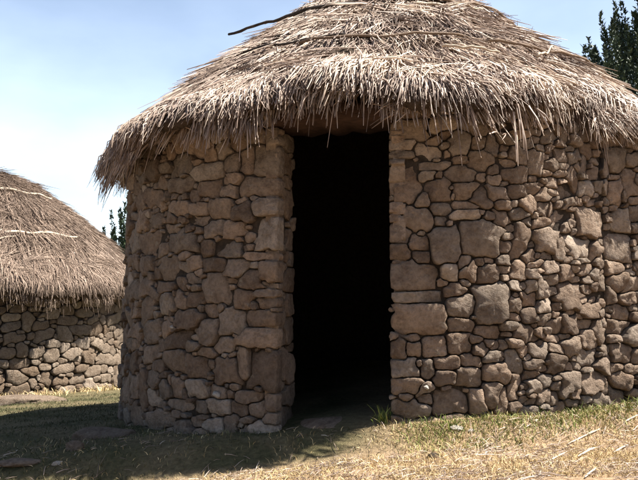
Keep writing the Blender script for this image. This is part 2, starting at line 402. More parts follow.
# ------------------------------------------------------------------ thatch
def thatched_roof(parent, cx, Re, z_eave, slope, apex_round, eave_fn, seed, n_clump, per, width, mat, length, thick=0.15, phi_dense=(-115, 115), hang=0.1, extra=None, trim=None):
    r_ = np.random.default_rng(seed)
    def top_z(r): return z_eave + thick + slope * (np.sqrt(Re ** 2 + apex_round ** 2) - np.sqrt(r ** 2 + apex_round ** 2))
    # solid core
    prof = [(0.02, 0.0)] + [(f, 0.0) for f in (0.12, 0.25, 0.38, 0.5, 0.6, 0.7, 0.78, 0.85, 0.91, 0.955)]
    nph = 180; V = []; Fc = []
    rows = []
    for f, _ in prof: rows.append(('t', f))
    rows += [('e', 0.985, -0.04), ('e', 0.998, -0.075), ('e', 0.985, -thick * 0.95), ('e', 0.95, -thick * 1.02), ('e', 0.90, -thick * 0.75)]
    for f in (0.7, 0.4, 0.02): rows.append(('b', f))
    for row in rows:
        for k in range(nph):
            ph = 2 * math.pi * k / nph; e, up = eave_fn(ph); f = row[1]
            if trim is not None: e -= 0.10 * math.exp(-((math.degrees((ph + math.pi) % (2 * math.pi) - math.pi) - trim) / 6.0) ** 2)
            rr = Re * f * (1 + e * f ** 3)
            if row[0] == 't': z = top_z(rr) - 0.05
            elif row[0] == 'e': z = top_z(rr) + row[2] - 0.01
            else: z = top_z(rr) - thick * 1.15
            z += up * f ** 4
            nz = mnoise.noise(Vector((rr * math.sin(ph) * 2.2, rr * math.cos(ph) * 2.2, seed))) * 0.035 + mnoise.noise(Vector((ph * 14, f * 9, seed))) * 0.018
            V.append((rr * math.sin(ph), -rr * math.cos(ph), z + nz - parent.location.z))
    for i in range(len(rows) - 1):
        for k in range(nph):
            Fc.append((i * nph + k, i * nph + (k + 1) % nph, (i + 1) * nph + (k + 1) % nph, (i + 1) * nph + k))
    Fc.append(tuple(range(nph))); Fc.append(tuple((len(rows) - 1) * nph + k for k in range(nph))[::-1])
    # bundles of straw: each bundle shares a direction, a lift and a reach
    f = np.sqrt(r_.uniform(0.0004, 1.0, n_clump)) * 0.985
    d0, d1 = R_(phi_dense[0]), R_(phi_dense[1])
    back = r_.random(n_clump) < 0.12
    ph = np.where(back, r_.uniform(-math.pi, math.pi, n_clump), r_.uniform(d0, d1, n_clump))
    ne = n_clump // 5                                   # extra bundles round the eave
    f[:ne] = r_.uniform(0.84, 0.985, ne)
    nu = n_clump // 16                                   # and a ragged underlayer hanging below it
    f[ne:ne + nu] = r_.uniform(0.93, 0.975, nu)
    under = np.zeros(n_clump, bool); under[ne:ne + nu] = True
    yaw = r_.normal(0, 0.15, n_clump) + 0.55 * np.array([mnoise.noise(Vector((p_ * 4.5, f_ * 5.0, seed))) for p_, f_ in zip(ph, f)]); lift = np.abs(r_.normal(0.03, 0.065, n_clump)); reach = r_.uniform(0.8, 1.15, n_clump)
    messy = r_.random(n_clump) < 0.17
    yaw[messy] += r_.normal(0, 0.75, messy.sum()); lift[messy] += 0.06
    wisp = r_.random(n_clump) < 0.13                    # loose wisps blown across the surface
    yaw[wisp] = r_.normal(0, 1.15, wisp.sum()); lift[wisp] = np.abs(r_.normal(0.10, 0.07, wisp.sum())); reach[wisp] *= 0.7
    lift = lift + 0.05 * np.array([mnoise.noise(Vector((p_ * 9, f_ * 11, seed + 5))) for p_, f_ in zip(ph, f)])
    cid = np.repeat(np.arange(n_clump), per); cid = cid[~(wisp[cid] & (r_.random(len(cid)) < 0.45))]; n = len(cid)
    F_ = f[cid]; rr = Re * F_; PH = ph[cid] + r_.normal(0, 0.033, n) / np.maximum(F_, 0.12) * (2.7 / Re)
    eu = np.array([eave_fn(p_) for p_ in ph]); e = eu[:, 0][cid]; up = eu[:, 1][cid]
    L = length * reach[cid] * r_.uniform(0.55, 1.2, n)
    L = np.where(r_.random(n) < 0.03, L * 1.35, L)
    L = L * (1 + np.clip(e, -0.2, 0) * 2.2 * (F_ > 0.75))
    start = r_.uniform(-0.55, 0.1, n) * length * 0.5
    rr = np.clip(rr - 0.0 + start * 0.75, 0.02, Re * 0.99); Fn = rr / Re
    rad = rr * (1 + e * Fn ** 3)
    z = top_z(rad) + up * Fn ** 4 + r_.uniform(-0.07, 0.01, n)
    z = np.where(under[cid], z - r_.uniform(0.06, thick * 1.0, n), z)
    er = np.stack([np.sin(PH), -np.cos(PH)], 1); et = np.stack([np.cos(PH), np.sin(PH)], 1)
    sl = slope * rr / np.sqrt(rr ** 2 + apex_round ** 2) - 4 * up * Fn ** 3 / Re
    ca = 1 / np.sqrt(1 + sl ** 2); sa = sl * ca
    remain = (Re * 0.99 - rr) / ca * (1 + np.clip(e, -0.2, 0.1) * 0.0)
    L = np.minimum(L, np.maximum(remain, 0.02) + r_.uniform(0.0, 0.10, n) + r_.uniform(-0.05, 0.10, n_clump)[cid] * (r_.random(n_clump) < 0.7)[cid] * (1 + 5 * np.clip(e, -0.14, 0)) + 0.12 * (r_.random(n) < 0.05))
    y = yaw[cid] + r_.normal(0, 0.075, n); lf = lift[cid] + r_.normal(0.0, 0.03, n)
    lf = np.where(Fn > 0.72, lf * 0.6 - 0.06, lf)
    lf = np.where(under[cid], lf - 0.25, lf)
    T = np.concatenate([er * (ca * np.cos(y))[:, None] + et * np.sin(y)[:, None], (-sa * np.cos(y))[:, None]], 1)
    Nn = np.concatenate([er * sa[:, None], ca[:, None]], 1)
    P0 = np.concatenate([er * rad[:, None], z[:, None]], 1)
    P1 = P0 + T * (L * 0.5)[:, None] + Nn * (L * (np.sin(lf) * 0.5) + 0.012)[:, None]
    P2 = P0 + T * (L * np.cos(lf))[:, None] + Nn * (L * np.sin(lf))[:, None]
    beyond = np.clip(np.hypot(P2[:, 0], P2[:, 1]) - Re * (1 + e) * 0.985, 0, 1)       # straw past the eave droops
    pull = beyond * 0.35
    P2[:, 2] -= pull * r_.uniform(0.4, 1.3, n); P2[:, :2] -= er * (pull * r_.uniform(0.6, 1.3, n))[:, None]
    P2[:, 2] -= hang * (r_.random(n) < 0.06) * (Fn > 0.8) * r_.uniform(0.2, 1.0, n)
    w = width * r_.uniform(0.55, 1.35, n)
    if extra is not None:
        q0, q1, q2, qw = extra
        P0 = np.vstack([P0, q0]); P1 = np.vstack([P1, q1]); P2 = np.vstack([P2, q2]); w = np.concatenate([w, qw])
    for P in (P0, P1, P2): P[:, 2] -= parent.location.z
    core = link_mesh('roof_underlay', V, Fc, M['thatch_core'], None)
    ob = straws('thatched_roof', P0, P1, P2, w, mat, parent)
    core.parent = ob
    return ob, top_z

def hut_eave(ph):
    d = math.degrees((ph + math.pi) % (2 * math.pi) - math.pi); e = 0.0
    back = 1 - float(sstep(85, 110, d))
    front = float(sstep(-64, -40, d)) * (1 - float(sstep(14, 24, d))); right = float(sstep(14, 24, d)) * back
    e += 0.038 * front - 0.080 * right - 0.035 * float(sstep(-50, -70, d))
    up = 0.115 * front - 0.015 * float(sstep(-50, -70, d))
    e -= 0.030 * math.exp(-((d - 8.5) / 3.5) ** 2)          # straw torn away right of the door
    e -= 0.055 * math.exp(-((d + 13) / 4.5) ** 2); up += 0.10 * math.exp(-((d + 13) / 5.5) ** 2)           # trimmed over the door
    e += 0.05 * mnoise.noise(Vector((ph * 7.0, 3.3, 0.0))) + 0.035 * mnoise.noise(Vector((ph * 19.0, 8.1, 0.0)))
    e += 0.012 * math.sin(ph * 9 + 1) + 0.008 * math.sin(ph * 23)
    return e, up
RE = 2.70
# long loose stalks hanging from the broken eave right of the door
hang_px = [((450, 66), (462, 166)), ((462, 82), (479, 141)), ((464, 78), (470, 126)), ((476, 88), (496, 130)), ((514, 104), (518, 166)),
           ((521, 112), (528, 160)), ((529, 98), (544, 136)), ((536, 100), (551, 132)), ((497, 124), (489, 134)), ((506, 126), (502, 140)), ((446, 84), (452, 138)),
           ((441, 90), (447, 124)), ((518, 96), (524, 150)), ((487, 98), (491, 128))]
q0, q1, q2, qw = [], [], [], []
def on_cyl(px, py, R):
    u, z, t = hut_uv(px, py, HC, R); return CAM + ray(px, py) * t - np.array([HC[0], HC[1], 0])
for (a, b) in hang_px:
    for j in range(2):
        jx = random.uniform(-2, 2) if j else 0
        A_ = on_cyl(a[0] + jx, a[1] + 8, 2.78); B_ = on_cyl(b[0] + jx * 1.5, b[1] - (10 * random.random() if j else 0), 2.86)
        q0.append(A_); q1.append((A_ + B_) / 2 + np.array([0, -0.02, 0.0])); q2.append(B_); qw.append(0.011)
# rumpled white strip of straw lying across the right part of the roof
ROOF, hut_top = thatched_roof(hut, HC, RE, 1.98, 0.80, 0.35, hut_eave, 4, 4600, 17, 0.0104, M['straw'], 0.46, 0.16, hang=0.18, trim=-13,
                              extra=(np.array(q0), np.array(q1), np.array(q2), np.array(qw)))

def roof_pole(pts_phi_r, cx, parent, top, rad, mat, lift=0.02, name='binding_pole', wob=0.012, label=None):
    """a bent branch lying on the thatch; pts are (phi in degrees, radius, extra lift)"""
    P = []; n = len(pts_phi_r)
    for i in range(n - 1):
        a, b = pts_phi_r[i], pts_phi_r[i + 1]
        for k in range(7 if i < n - 2 else 8):
            f = k / 7; ph = R_(a[0] + (b[0] - a[0]) * f); r = a[1] + (b[1] - a[1]) * f; l = a[2] + (b[2] - a[2]) * f
            w = len(P) * 0.9
            P.append((r * math.sin(ph), -r * math.cos(ph), float(top(r)) + lift + l + wob * math.sin(w) + wob * 0.6 * math.sin(w * 2.3) - parent.location.z))
    m = len(P); V, Fc = tube(P, [rad * (1.0 - 0.45 * i / m) for i in range(m)], 7, 0.2)
    o = link_mesh(name, V, Fc, mat, ROOF if parent is hut else parent)
    if label: o['label'] = label
    return o
roof_pole([(-62, 2.06, 0.05), (-40, 2.04, 0.09), (-20, 2.05, 0.11), (-3, 2.05, 0.06)], HC, hut, hut_top, 0.012, M['dark_pole'])
roof_pole([(-24, 2.06, 0.09), (0, 2.08, 0.105), (20, 2.08, 0.085), (27, 2.04, 0.06)], HC, hut, hut_top, 0.011, M['pole'])
roof_pole([(14, 2.12, 0.09), (33, 2.10, 0.085), (55, 2.08, 0.075), (78, 2.08, 0.05)], HC, hut, hut_top, 0.011, M['pole'])
roof_pole([(25, 1.2, 0.03), (0, 1.25, 0.05), (-30, 1.33, 0.08), (-50, 1.42, 0.11), (-65, 1.66, 0.25)], HC, hut, hut_top, 0.020, M['dark_pole'], wob=0.006, label='dark branch whose free end sticks out past the roof edge')
roof_pole([(0, 1.28, 0.06), (30, 1.26, 0.07), (62, 1.25, 0.06), (88, 1.27, 0.05)], HC, hut, hut_top, 0.015, M['pole'])
roof_pole([(2, 1.36, 0.03), (20, 1.31, 0.05), (34, 1.27, 0.05)], HC, hut, hut_top, 0.013, M['grey_pole'])
roof_pole([(21.5, 2.32, 0.10), (27, 2.2, 0.12), (31, 2.08, 0.12)], HC, hut, hut_top, 0.009, M['grey_pole'])
roof_pole([(3.5, 2.36, 0.14), (8, 2.42, 0.17), (13, 2.4, 0.14)], HC, hut, hut_top, 0.011, M['grey_pole'], wob=0.006)
roof_pole([(-44, 1.85, 0.03), (-36, 1.75, 0.05), (-28, 1.72, 0.03)], HC, hut, hut_top, 0.012, M['dark_pole'])

# ------------------------------------------------------------------ annex abutting on the right
AX0 = HC + 2.48 * np.array([math.sin(R_(31.2)), -math.cos(R_(31.2))]); AD = np.array([math.cos(R_(19)), math.sin(R_(19))]); AN = np.array([AD[1], -AD[0]])
A_LEN = 2.6; A_TOP = 2.02; a_gz = float(ground_z(*AX0))
annex = thing('stone_annex', 'low stone side building under flat thatch at the right end of the large hut', 'building', (AX0[0], AX0[1], a_gz))
def ann_3d(u, v, h):
    p = AX0 + AD * u + AN * (h - 0.03 * v / 2 - 0.10 * (u / A_LEN) ** 2); return (p[0], p[1], v)
def ann_uv(px, py):
    d = ray(px, py); t = ((AX0[0] - CAM[0]) * AN[0] + (AX0[1] - CAM[1]) * AN[1]) / (d[0] * AN[0] + d[1] * AN[1]); p = CAM + d * t
    return (p[0] - AX0[0]) * AD[0] + (p[1] - AX0[1]) * AD[1], p[2], t
tra = []
for (x, y, w, h) in ((623, 352, 20, 19), (620, 247, 31, 27), (625, 220, 20, 24), (617, 192, 17, 26), (632, 180, 14, 26), (618, 158, 20, 20), (620, 282, 24, 16), (622, 312, 18, 14)):
    u, v, t = ann_uv(x, y); tra.append((u, v, w / 2 / F * t, h / 2 / F * t, random.gauss(0, 0.06)))
a_in = lambda u, v: (u > 0.03) & (u < A_LEN) & (v < A_TOP) & (v > -0.3)
S_a = fill_stones(tra, a_in, -0.1, A_LEN, -0.28, A_TOP - 0.02, ((0.125, 0.08), (0.085, 0.055), (0.055, 0.037), (0.035, 0.024), (0.024, 0.016)), (60, 500, 1500, 2400, 2400), 9)
V, Fc = build_stones(S_a, a_in, ann_3d, 12, relief=1.1); mi = [0] * len(Fc)
o_ = len(V)
for u in np.linspace(-0.1, A_LEN, 12):
    for h, z in ((-0.06, -0.4), (-0.06, A_TOP), (-0.5, A_TOP), (-0.5, -0.4)): V.append(ann_3d(u, z, h))
for i in range(11):
    for k in range(4): Fc.append((o_ + i * 4 + k, o_ + (i + 1) * 4 + k, o_ + (i + 1) * 4 + (k + 1) % 4, o_ + i * 4 + (k + 1) % 4)); mi.append(1)
Fc.append(tuple(o_ + k for k in range(4))); mi.append(1); Fc.append(tuple(o_ + 44 + k for k in range(4))); mi.append(1)
link_mesh('wall', local(V, annex), Fc, [M['stone'], M['joint']], annex, True, mi)
V, Fc = [], []
nu_ = 30
for i in range(nu_ + 1):
    u = -0.05 + (A_LEN + 0.05) * i / nu_
    for h, z in ((0.09, A_TOP - 0.0), (0.12, A_TOP + 0.06), (0.07, A_TOP + 0.12), (-0.3, A_TOP + 0.24), (-0.9, A_TOP + 0.34), (-1.6, A_TOP + 0.30), (-1.6, A_TOP + 0.1), (-0.5, A_TOP + 0.03), (0.0, A_TOP - 0.0)):
        p = ann_3d(u, z, h); nn = mnoise.noise(Vector((u * 3, h * 3, 4.0))) * 0.03
        V.append((p[0], p[1], p[2] + nn))
for i in range(nu_):
    for k in range(9): Fc.append((i * 9 + k, i * 9 + (k + 1) % 9, (i + 1) * 9 + (k + 1) % 9, (i + 1) * 9 + k))
Fc.append(tuple(range(9))[::-1]); Fc.append(tuple(nu_ * 9 + k for k in range(9)))
core = link_mesh('roof_underlay', local(V, annex), Fc, M['thatch_core'])
n = 16000; uu = rng.uniform(-0.12, A_LEN, n); hh = 0.08 - np.abs(rng.normal(0, 0.6, n)); hh = np.where(hh < -1.5, rng.uniform(-1.4, 0.1, n), hh)
yaw = rng.normal(0.5, 0.45, n)[0:] + 0.3 * np.sin(uu * 9); L = rng.uniform(0.14, 0.36, n)
zz = A_TOP + 0.17 + np.clip(-hh, -0.2, 0.9) * 0.22 + rng.uniform(-0.06, 0.03, n) - np.clip(hh, 0, 1) * 0.45
AN3 = np.array([AN[0], AN[1], 0]); AD3 = np.array([AD[0], AD[1], 0])
P0 = np.stack([AX0[0] + AD[0] * uu + AN[0] * hh, AX0[1] + AD[1] * uu + AN[1] * hh, zz], 1)
Tn = AN3[None] * np.cos(yaw)[:, None] * 0.95 + AD3[None] * np.sin(yaw)[:, None] + np.array([0, 0, -1])[None] * (0.25 + 0.2 * rng.random(n))[:, None]
P2 = P0 + Tn * L[:, None]; over = np.clip((P2 - np.array([AX0[0], AX0[1], 0])) @ AN3 - 0.10, 0, 1)
P2 -= AN3[None] * (over * 0.8)[:, None]; P2[:, 2] -= over * 0.25
P1 = (P0 + P2) / 2; P1[:, 2] += 0.03
off = np.array(annex.location); ob = straws('thatched_roof', P0 - off, P1 - off, P2 - off, 0.007 * rng.uniform(0.6, 1.4, n), M['straw'], annex); core.parent = ob

# ------------------------------------------------------------------ THE FAR HUT
FC = np.array([-6.25, 14.0]); FR = 2.8; f_gz = -0.70; F_TOP = 1.06
far = thing('round_hut', 'smaller looking round hut farther back, sunlit thatch over a low stone wall', 'hut', (FC[0], FC[1], f_gz))
def far_3d(u, v, h): return hut_3d(u, v, h, FC, FR)
f_in = lambda u, v: (v < F_TOP) & (v > f_gz - 0.25) & (np.abs(u) < 9)
S_f = fill_stones([], f_in, R_(-60) * FR, R_(110) * FR, f_gz - 0.2, F_TOP - 0.02, ((0.15, 0.08), (0.11, 0.065), (0.075, 0.047), (0.045, 0.03)), (400, 1500, 3500, 5500), 17)
V, Fc = build_stones(S_f, f_in, far_3d, 19, gap=0.006, relief=0.9, nang=20); mi = [0] * len(Fc); o_ = len(V)
for k in range(97):
    ph = 2 * math.pi * k / 96
    for r_, z_ in ((FR - 0.035, f_gz - 0.5), (FR - 0.065, F_TOP), (FR - 0.4, F_TOP), (FR - 0.4, f_gz - 0.5)):
        V.append((FC[0] + r_ * math.sin(ph), FC[1] - r_ * math.cos(ph), z_))
for i in range(96):
    for k in range(4): Fc.append((o_ + i * 4 + k, o_ + (i + 1) * 4 + k, o_ + (i + 1) * 4 + (k + 1) % 4, o_ + i * 4 + (k + 1) % 4)); mi.append(1)
link_mesh('wall', local(V, far), Fc, [M['far_stone'], M['joint']], far, True, mi)
def far_eave(ph): return 0.012 * math.sin(ph * 7 + 2) + 0.01 * math.sin(ph * 19), 0.0
FROOF, far_top = thatched_roof(far, FC, 3.20, 0.88, 1.13, 1.8, far_eave, 8, 2600, 16, 0.0105, M['far_straw'], 0.5, 0.2, phi_dense=(-60, 120), hang=0.2)
def far_pole(pts, rad, mat, wob=0.015):
    P = []; n = len(pts)
    for i in range(n - 1):
        a, b = pts[i], pts[i + 1]
        for k in range(7 if i < n - 2 else 8):
            f = k / 7; ph = R_(a[0] + (b[0] - a[0]) * f); r = a[1] + (b[1] - a[1]) * f; w = len(P) * 0.9
            P.append((r * math.sin(ph), -r * math.cos(ph), float(far_top(r)) + 0.03 + wob * math.sin(w) - far.location.z))
    m = len(P); V, Fc = tube(P, [rad * (1 - 0.4 * i / m) for i in range(m)], 7, 0.1)
    return link_mesh('binding_pole', V, Fc, mat, FROOF)
far_pole([(-20, 1.35), (10, 1.33), (40, 1.32), (66, 1.36), (85, 1.4)], 0.032, M['grey_pole'])
far_pole([(34, 2.36), (48, 2.32), (66, 2.35)], 0.03, M['grey_pole'])
far_pole([(22, 2.72), (27, 2.5), (33, 2.3)], 0.018, M['grey_pole'])
far_pole([(26, 2.62), (31, 2.5), (40, 2.36)], 0.016, M['grey_pole'])
far_pole([(-8, 2.75), (4, 2.78), (13, 2.85)], 0.022, M['grey_pole'])

# ------------------------------------------------------------------ ground
def axis_pts(lo, hi, fine0, fine1, step):
    a = list(np.arange(fine0, fine1 + 1e-6, step)); s = step; x = fine1
    while x < hi: s *= 1.22; x += s; a.append(x)
    s = step; x = fine0
    while x > lo: s *= 1.22; x -= s; a.insert(0, x)
    return np.array(a)
gx = axis_pts(-320, 320, -8, 4, 0.06); gy = axis_pts(-40, 420, 3, 12, 0.06)
GX, GY = np.meshgrid(gx, gy); GZ = ground_z(GX, GY)
V = np.stack([GX.ravel(), GY.ravel(), GZ.ravel()], 1); nx, ny = len(gx), len(gy)
I, J = np.meshgrid(np.arange(nx - 1), np.arange(ny - 1)); b0 = (J * nx + I).ravel()
m, nt, b = new_mat('dry_ground'); co = coords(nt)
n1 = tex(nt, 1.3, 6, 0.65, 0.5, co); n2 = tex(nt, 26, 6, 0.7, 0.2, co); n3 = tex(nt, 120, 4, 0.7, 0, co)
dry = ramp(nt, n2, [(0.3, (0.20, 0.135, 0.082)), (0.5, (0.35, 0.245, 0.155)), (0.7, (0.47, 0.34, 0.225))])
green = ramp(nt, n2, [(0.3, (0.035, 0.038, 0.018)), (0.7, (0.10, 0.098, 0.046))])
# greener left of the doorway, with the hut's shadow painted in darker; parched elsewhere
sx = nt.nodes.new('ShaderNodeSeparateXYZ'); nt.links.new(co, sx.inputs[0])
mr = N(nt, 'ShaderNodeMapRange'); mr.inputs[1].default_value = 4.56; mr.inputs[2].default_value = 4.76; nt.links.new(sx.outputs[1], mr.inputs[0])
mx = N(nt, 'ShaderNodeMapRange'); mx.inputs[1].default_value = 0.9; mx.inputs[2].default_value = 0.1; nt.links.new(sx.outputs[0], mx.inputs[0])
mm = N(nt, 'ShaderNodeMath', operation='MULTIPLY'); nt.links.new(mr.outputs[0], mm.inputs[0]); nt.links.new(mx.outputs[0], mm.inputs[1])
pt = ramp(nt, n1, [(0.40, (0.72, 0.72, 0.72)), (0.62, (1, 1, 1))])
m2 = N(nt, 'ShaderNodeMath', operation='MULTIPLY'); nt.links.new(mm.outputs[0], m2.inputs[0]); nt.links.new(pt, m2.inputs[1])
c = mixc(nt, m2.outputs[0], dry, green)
nt.links.new(c, b.inputs['Base Color']); b.inputs['Roughness'].default_value = 1.0; b.inputs['Specular IOR Level'].default_value = 0.1
ad = N(nt, 'ShaderNodeMath', operation='ADD'); nt.links.new(n2, ad.inputs[0]); nt.links.new(n3, ad.inputs[1]); bump(nt, b, ad.outputs[0], 0.8, 0.03)
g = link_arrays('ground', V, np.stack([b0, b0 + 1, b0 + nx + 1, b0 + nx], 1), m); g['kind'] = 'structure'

# ------------------------------------------------------------------ grass and litter
def free_of_walls(x, y, pad=0.03):
    ok = np.hypot(x - HC[0], y - HC[1]) > HR + pad
    ok &= np.hypot(x - FC[0], y - FC[1]) > FR + pad
    ua = (x - AX0[0]) * AD[0] + (y - AX0[1]) * AD[1]; ha = (x - AX0[0]) * AN[0] + (y - AX0[1]) * AN[1]
    return ok & ~((ua > -0.2) & (ua < A_LEN + 0.2) & (ha < pad))
def patchy(x, y, s, o=0.0):
    return np.array([mnoise.noise(Vector((a * s, b_ * s, o))) for a, b_ in zip(x, y)])
def grass(name, n, x0, x1, y0, y1, keep, h0, h1, w, mat, lean=0.5, seed=0):
    r = np.random.default_rng(seed); x = r.uniform(x0, x1, n); y = r.uniform(y0, y1, n)
    k = free_of_walls(x, y); x, y = x[k], y[k]; k = r.random(len(x)) < keep(x, y); x, y = x[k], y[k]; n = len(x)
    z = ground_z(x, y) - 0.004; h = r.uniform(h0, h1, n) * (0.6 + 0.8 * r.random(n) ** 2); a = r.uniform(0, 2 * math.pi, n); l = np.abs(r.normal(0, lean, n))
    D = np.stack([np.cos(a) * np.sin(l), np.sin(a) * np.sin(l), np.cos(l)], 1)
    P0 = np.stack([x, y, z], 1); P1 = P0 + D * (h * 0.55)[:, None]; P2 = P0 + D * h[:, None]
    P2[:, :2] += np.stack([np.cos(a), np.sin(a)], 1) * (h * 0.28)[:, None]; P2[:, 2] = np.maximum(P2[:, 2] - h * 0.12, z + 0.004)
    return blades(name, P0, P1, P2, w * r.uniform(0.6, 1.4, n), mat)
M['dry_grass'] = blade_material('dry_grass', [(0.0, (0.22, 0.155, 0.075)), (0.4, (0.42, 0.32, 0.175)), (0.75, (0.55, 0.43, 0.25)), (1.0, (0.68, 0.58, 0.38))], [(0.3, (0.75, 0.72, 0.66)), (0.7, (1.1, 1.08, 1.0))], 6, 0.15, 0.8)
M['green_grass'] = blade_material('green_grass', [(0.0, (0.06, 0.085, 0.018)), (0.5, (0.135, 0.17, 0.035)), (0.85, (0.22, 0.23, 0.065)), (1.0, (0.35, 0.29, 0.12))], [(0.3, (0.8, 0.8, 0.8)), (0.7, (1.15, 1.15, 1.1))], 5, 0.2, 0.6)
M['shade_grass'] = blade_material('short_turf', [(0.0, (0.03, 0.034, 0.015)), (0.5, (0.065, 0.068, 0.03)), (1.0, (0.13, 0.115, 0.062))], [(0.3, (0.7, 0.7, 0.7)), (0.7, (1.2, 1.2, 1.1))], 2.5, 0.2, 0.7)  # turf tones darkened to deepen the hut's shade on the ground

def wall_gap(x, y):   # distance from the nearest wall face on the right side
    d = np.hypot(x - HC[0], y - HC[1]) - HR
    ha = (x - AX0[0]) * AN[0] + (y - AX0[1]) * AN[1]; ua = (x - AX0[0]) * AD[0] + (y - AX0[1]) * AD[1]
    return np.where(ua > 0, np.minimum(d, np.abs(ha)), d)
def keep_dry(x, y):
    p = np.clip(0.75 + 0.9 * patchy(x, y, 3.2, 2.0), 0.12, 1)
    sunny = np.maximum(sstep(0.2, 0.6, x), sstep(4.68, 4.55, y)); return p * np.clip(sunny, 0.03, 1)
def keep_green(x, y):
    near = 1 - sstep(0.10, 0.42, wall_gap(x, y) + 0.12 * patchy(x, y, 4.0, 5.0)); return near * sstep(0.35, 0.7, x)
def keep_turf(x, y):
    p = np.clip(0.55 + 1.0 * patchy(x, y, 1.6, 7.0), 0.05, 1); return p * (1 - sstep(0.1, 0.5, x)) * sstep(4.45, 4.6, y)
o = grass('dry_grass', 170000, -3.4, 3.4, 3.95, 6.0, keep_dry, 0.02, 0.05, 0.0032, M['dry_grass'], 0.75, 1); tag(o, 'short parched straw coloured grass on the sunny ground in front', 'grass', kind='stuff')
o = grass('green_grass', 60000, 0.3, 4.2, 4.4, 6.2, keep_green, 0.025, 0.07, 0.004, M['green_grass'], 0.45, 2); tag(o, 'green grass strip along the foot of the wall', 'grass', kind='stuff')
o = grass('short_turf', 95000, -6.5, 0.7, 4.4, 11.5, keep_turf, 0.015, 0.045, 0.005, M['shade_grass'], 0.6, 3); tag(o, 'short turf coloured darker for the shade of the hut', 'grass', kind='stuff')
def keep_far(x, y):
    d = np.hypot(x - FC[0], y - FC[1]) - FR; return (1 - sstep(0.2, 0.9, d)) * np.clip(0.8 + patchy(x, y, 2.0, 3.0), 0.2, 1)
o = grass('wall_foot_grass', 26000, -9, -2.6, 10.0, 15, keep_far, 0.04, 0.12, 0.010, M['dry_grass'], 0.5, 4); tag(o, 'yellowed grass at the foot of the far hut wall', 'grass', kind='stuff')
# loose straw lying about
n = 14000; x = rng.uniform(-3, 3.4, n); y = rng.uniform(3.7, 5.5, n); k = free_of_walls(x, y, 0.05)
k &= rng.random(n) < np.clip(0.08 + sstep(4.7, 4.5, y) + sstep(0.4, 1.0, x) * 0.6, 0, 1) * np.clip(0.6 + patchy(x, y, 2.6, 11.0) * 1.4, 0.05, 1); x, y = x[k], y[k]; n = len(x)
L = rng.uniform(0.025, 0.10, n) * np.where(rng.random(n) < 0.06, 1.8, 1.0); a = rng.normal(0.5, 0.9, n); P0 = np.stack([x, y, ground_z(x, y) + rng.uniform(0.004, 0.022, n)], 1)
x2 = x + np.cos(a) * L; y2 = y + np.sin(a) * L; P2 = np.stack([x2, y2, ground_z(x2, y2) + rng.uniform(0.003, 0.024, n)], 1); P1 = (P0 + P2) / 2; P1[:, 2] += 0.004
o = straws('straw_litter', P0, P1, P2, 0.0036 * rng.uniform(0.6, 1.5, n), M['straw']); tag(o, 'bits of fallen thatch straw scattered on the ground', 'straw', kind='stuff')

# pale single stalks one can count, right of the doorway
M['pale_straw'] = plain_material('pale_stalk', (0.52, 0.45, 0.34), (0.70, 0.62, 0.49), 12, 0.6, 0.2, 0.003)
stalks = [((544, 466), (567, 454), 'pale straw stalk lying lowest and leftmost on the sunny ground'),
          ((578, 458), (595, 450), 'short pale stalk lying right of the lowest left one'),
          ((568, 446), (600, 431), 'longest pale straw stalk lying nearest the grass strip'),
          ((614, 454), (628, 447), 'short pale straw stalk near the right edge of the ground'),
          ((585, 479), (596, 471), 'small pale stalk cut off by the bottom edge of the picture'),
          ((624, 424), (638, 417), 'pale straw stalk in the grass below the side building')]
for (a, b_, lab) in stalks:
    A_ = on_ground(*a); B_ = on_ground(*b_); A_[2] += 0.010; B_[2] += 0.014
    P = [A_ + (B_ - A_) * f + np.array([0, 0, 0.003 * math.sin(f * 3.1)]) for f in np.linspace(0, 1, 6)]
    P = [(q[0], q[1], max(q[2], float(ground_z(q[0], q[1])) + 0.008)) for q in P]
    V, Fc = tube(P, [0.004, 0.0046, 0.0045, 0.0042, 0.0038, 0.002], 6)
    tag(relocate(link_mesh('straw_stalk', V, Fc, M['pale_straw']), P[0]), lab, 'straw', 'loose stalks on the ground')

# stones lying on the ground
def ground_rock(px, py, size, seed, mat, label, rz=0.0, sink=0.3, rough=0.22, name='fallen_stone'):
    p = on_ground(px, py); o = rock(name, size, seed, mat, 4, 1.0, rough); o.location = (p[0], p[1], p[2] + size[2] * (1 - 2 * sink) * 0.5); o.rotation_euler = (0, 0, rz)
    return tag(o, label, 'stone', 'stones lying on the ground')
ground_rock(103, 437, (0.28, 0.16, 0.07), 1.7, M['far_stone'], 'broad low half buried stone in the shade left of the hut', 0.2, 0.44)
ground_rock(75, 450, (0.060, 0.055, 0.055), 2.9, M['far_stone'], 'small rounded grey stone in the shade near the left edge', 0.3, 0.2)
ground_rock(58, 464, (0.04, 0.02, 0.016), 3.3, M['pale_stone'], 'tiny pale chip of stone just below the rounded grey stone', 0.7, 0.2)
ground_rock(22, 463, (0.15, 0.10, 0.03), 6.3, M['far_stone'], 'flat dull stone sunk in the turf at the lower left corner', 0.1, 0.42)
ground_rock(24, 403, (0.50, 0.22, 0.10), 5.1, M['far_stone'], 'long pale slab lying in the sun at the foot of the far hut', 0.12, 0.35)
ground_rock(457, 429, (0.05, 0.035, 0.02), 7.4, M['pale_stone'], 'flat white stone on the green grass right of the doorway', 0.1, 0.25)
ground_rock(471, 431, (0.028, 0.02, 0.012), 7.9, M['pale_stone'], 'little white pebble beside the flat white stone', 0.4, 0.25)
ground_rock(433, 457, (0.035, 0.03, 0.02), 8.8, M['joint'], 'dark clod of earth on the dry grass in front of the wall', 0.0, 0.3)

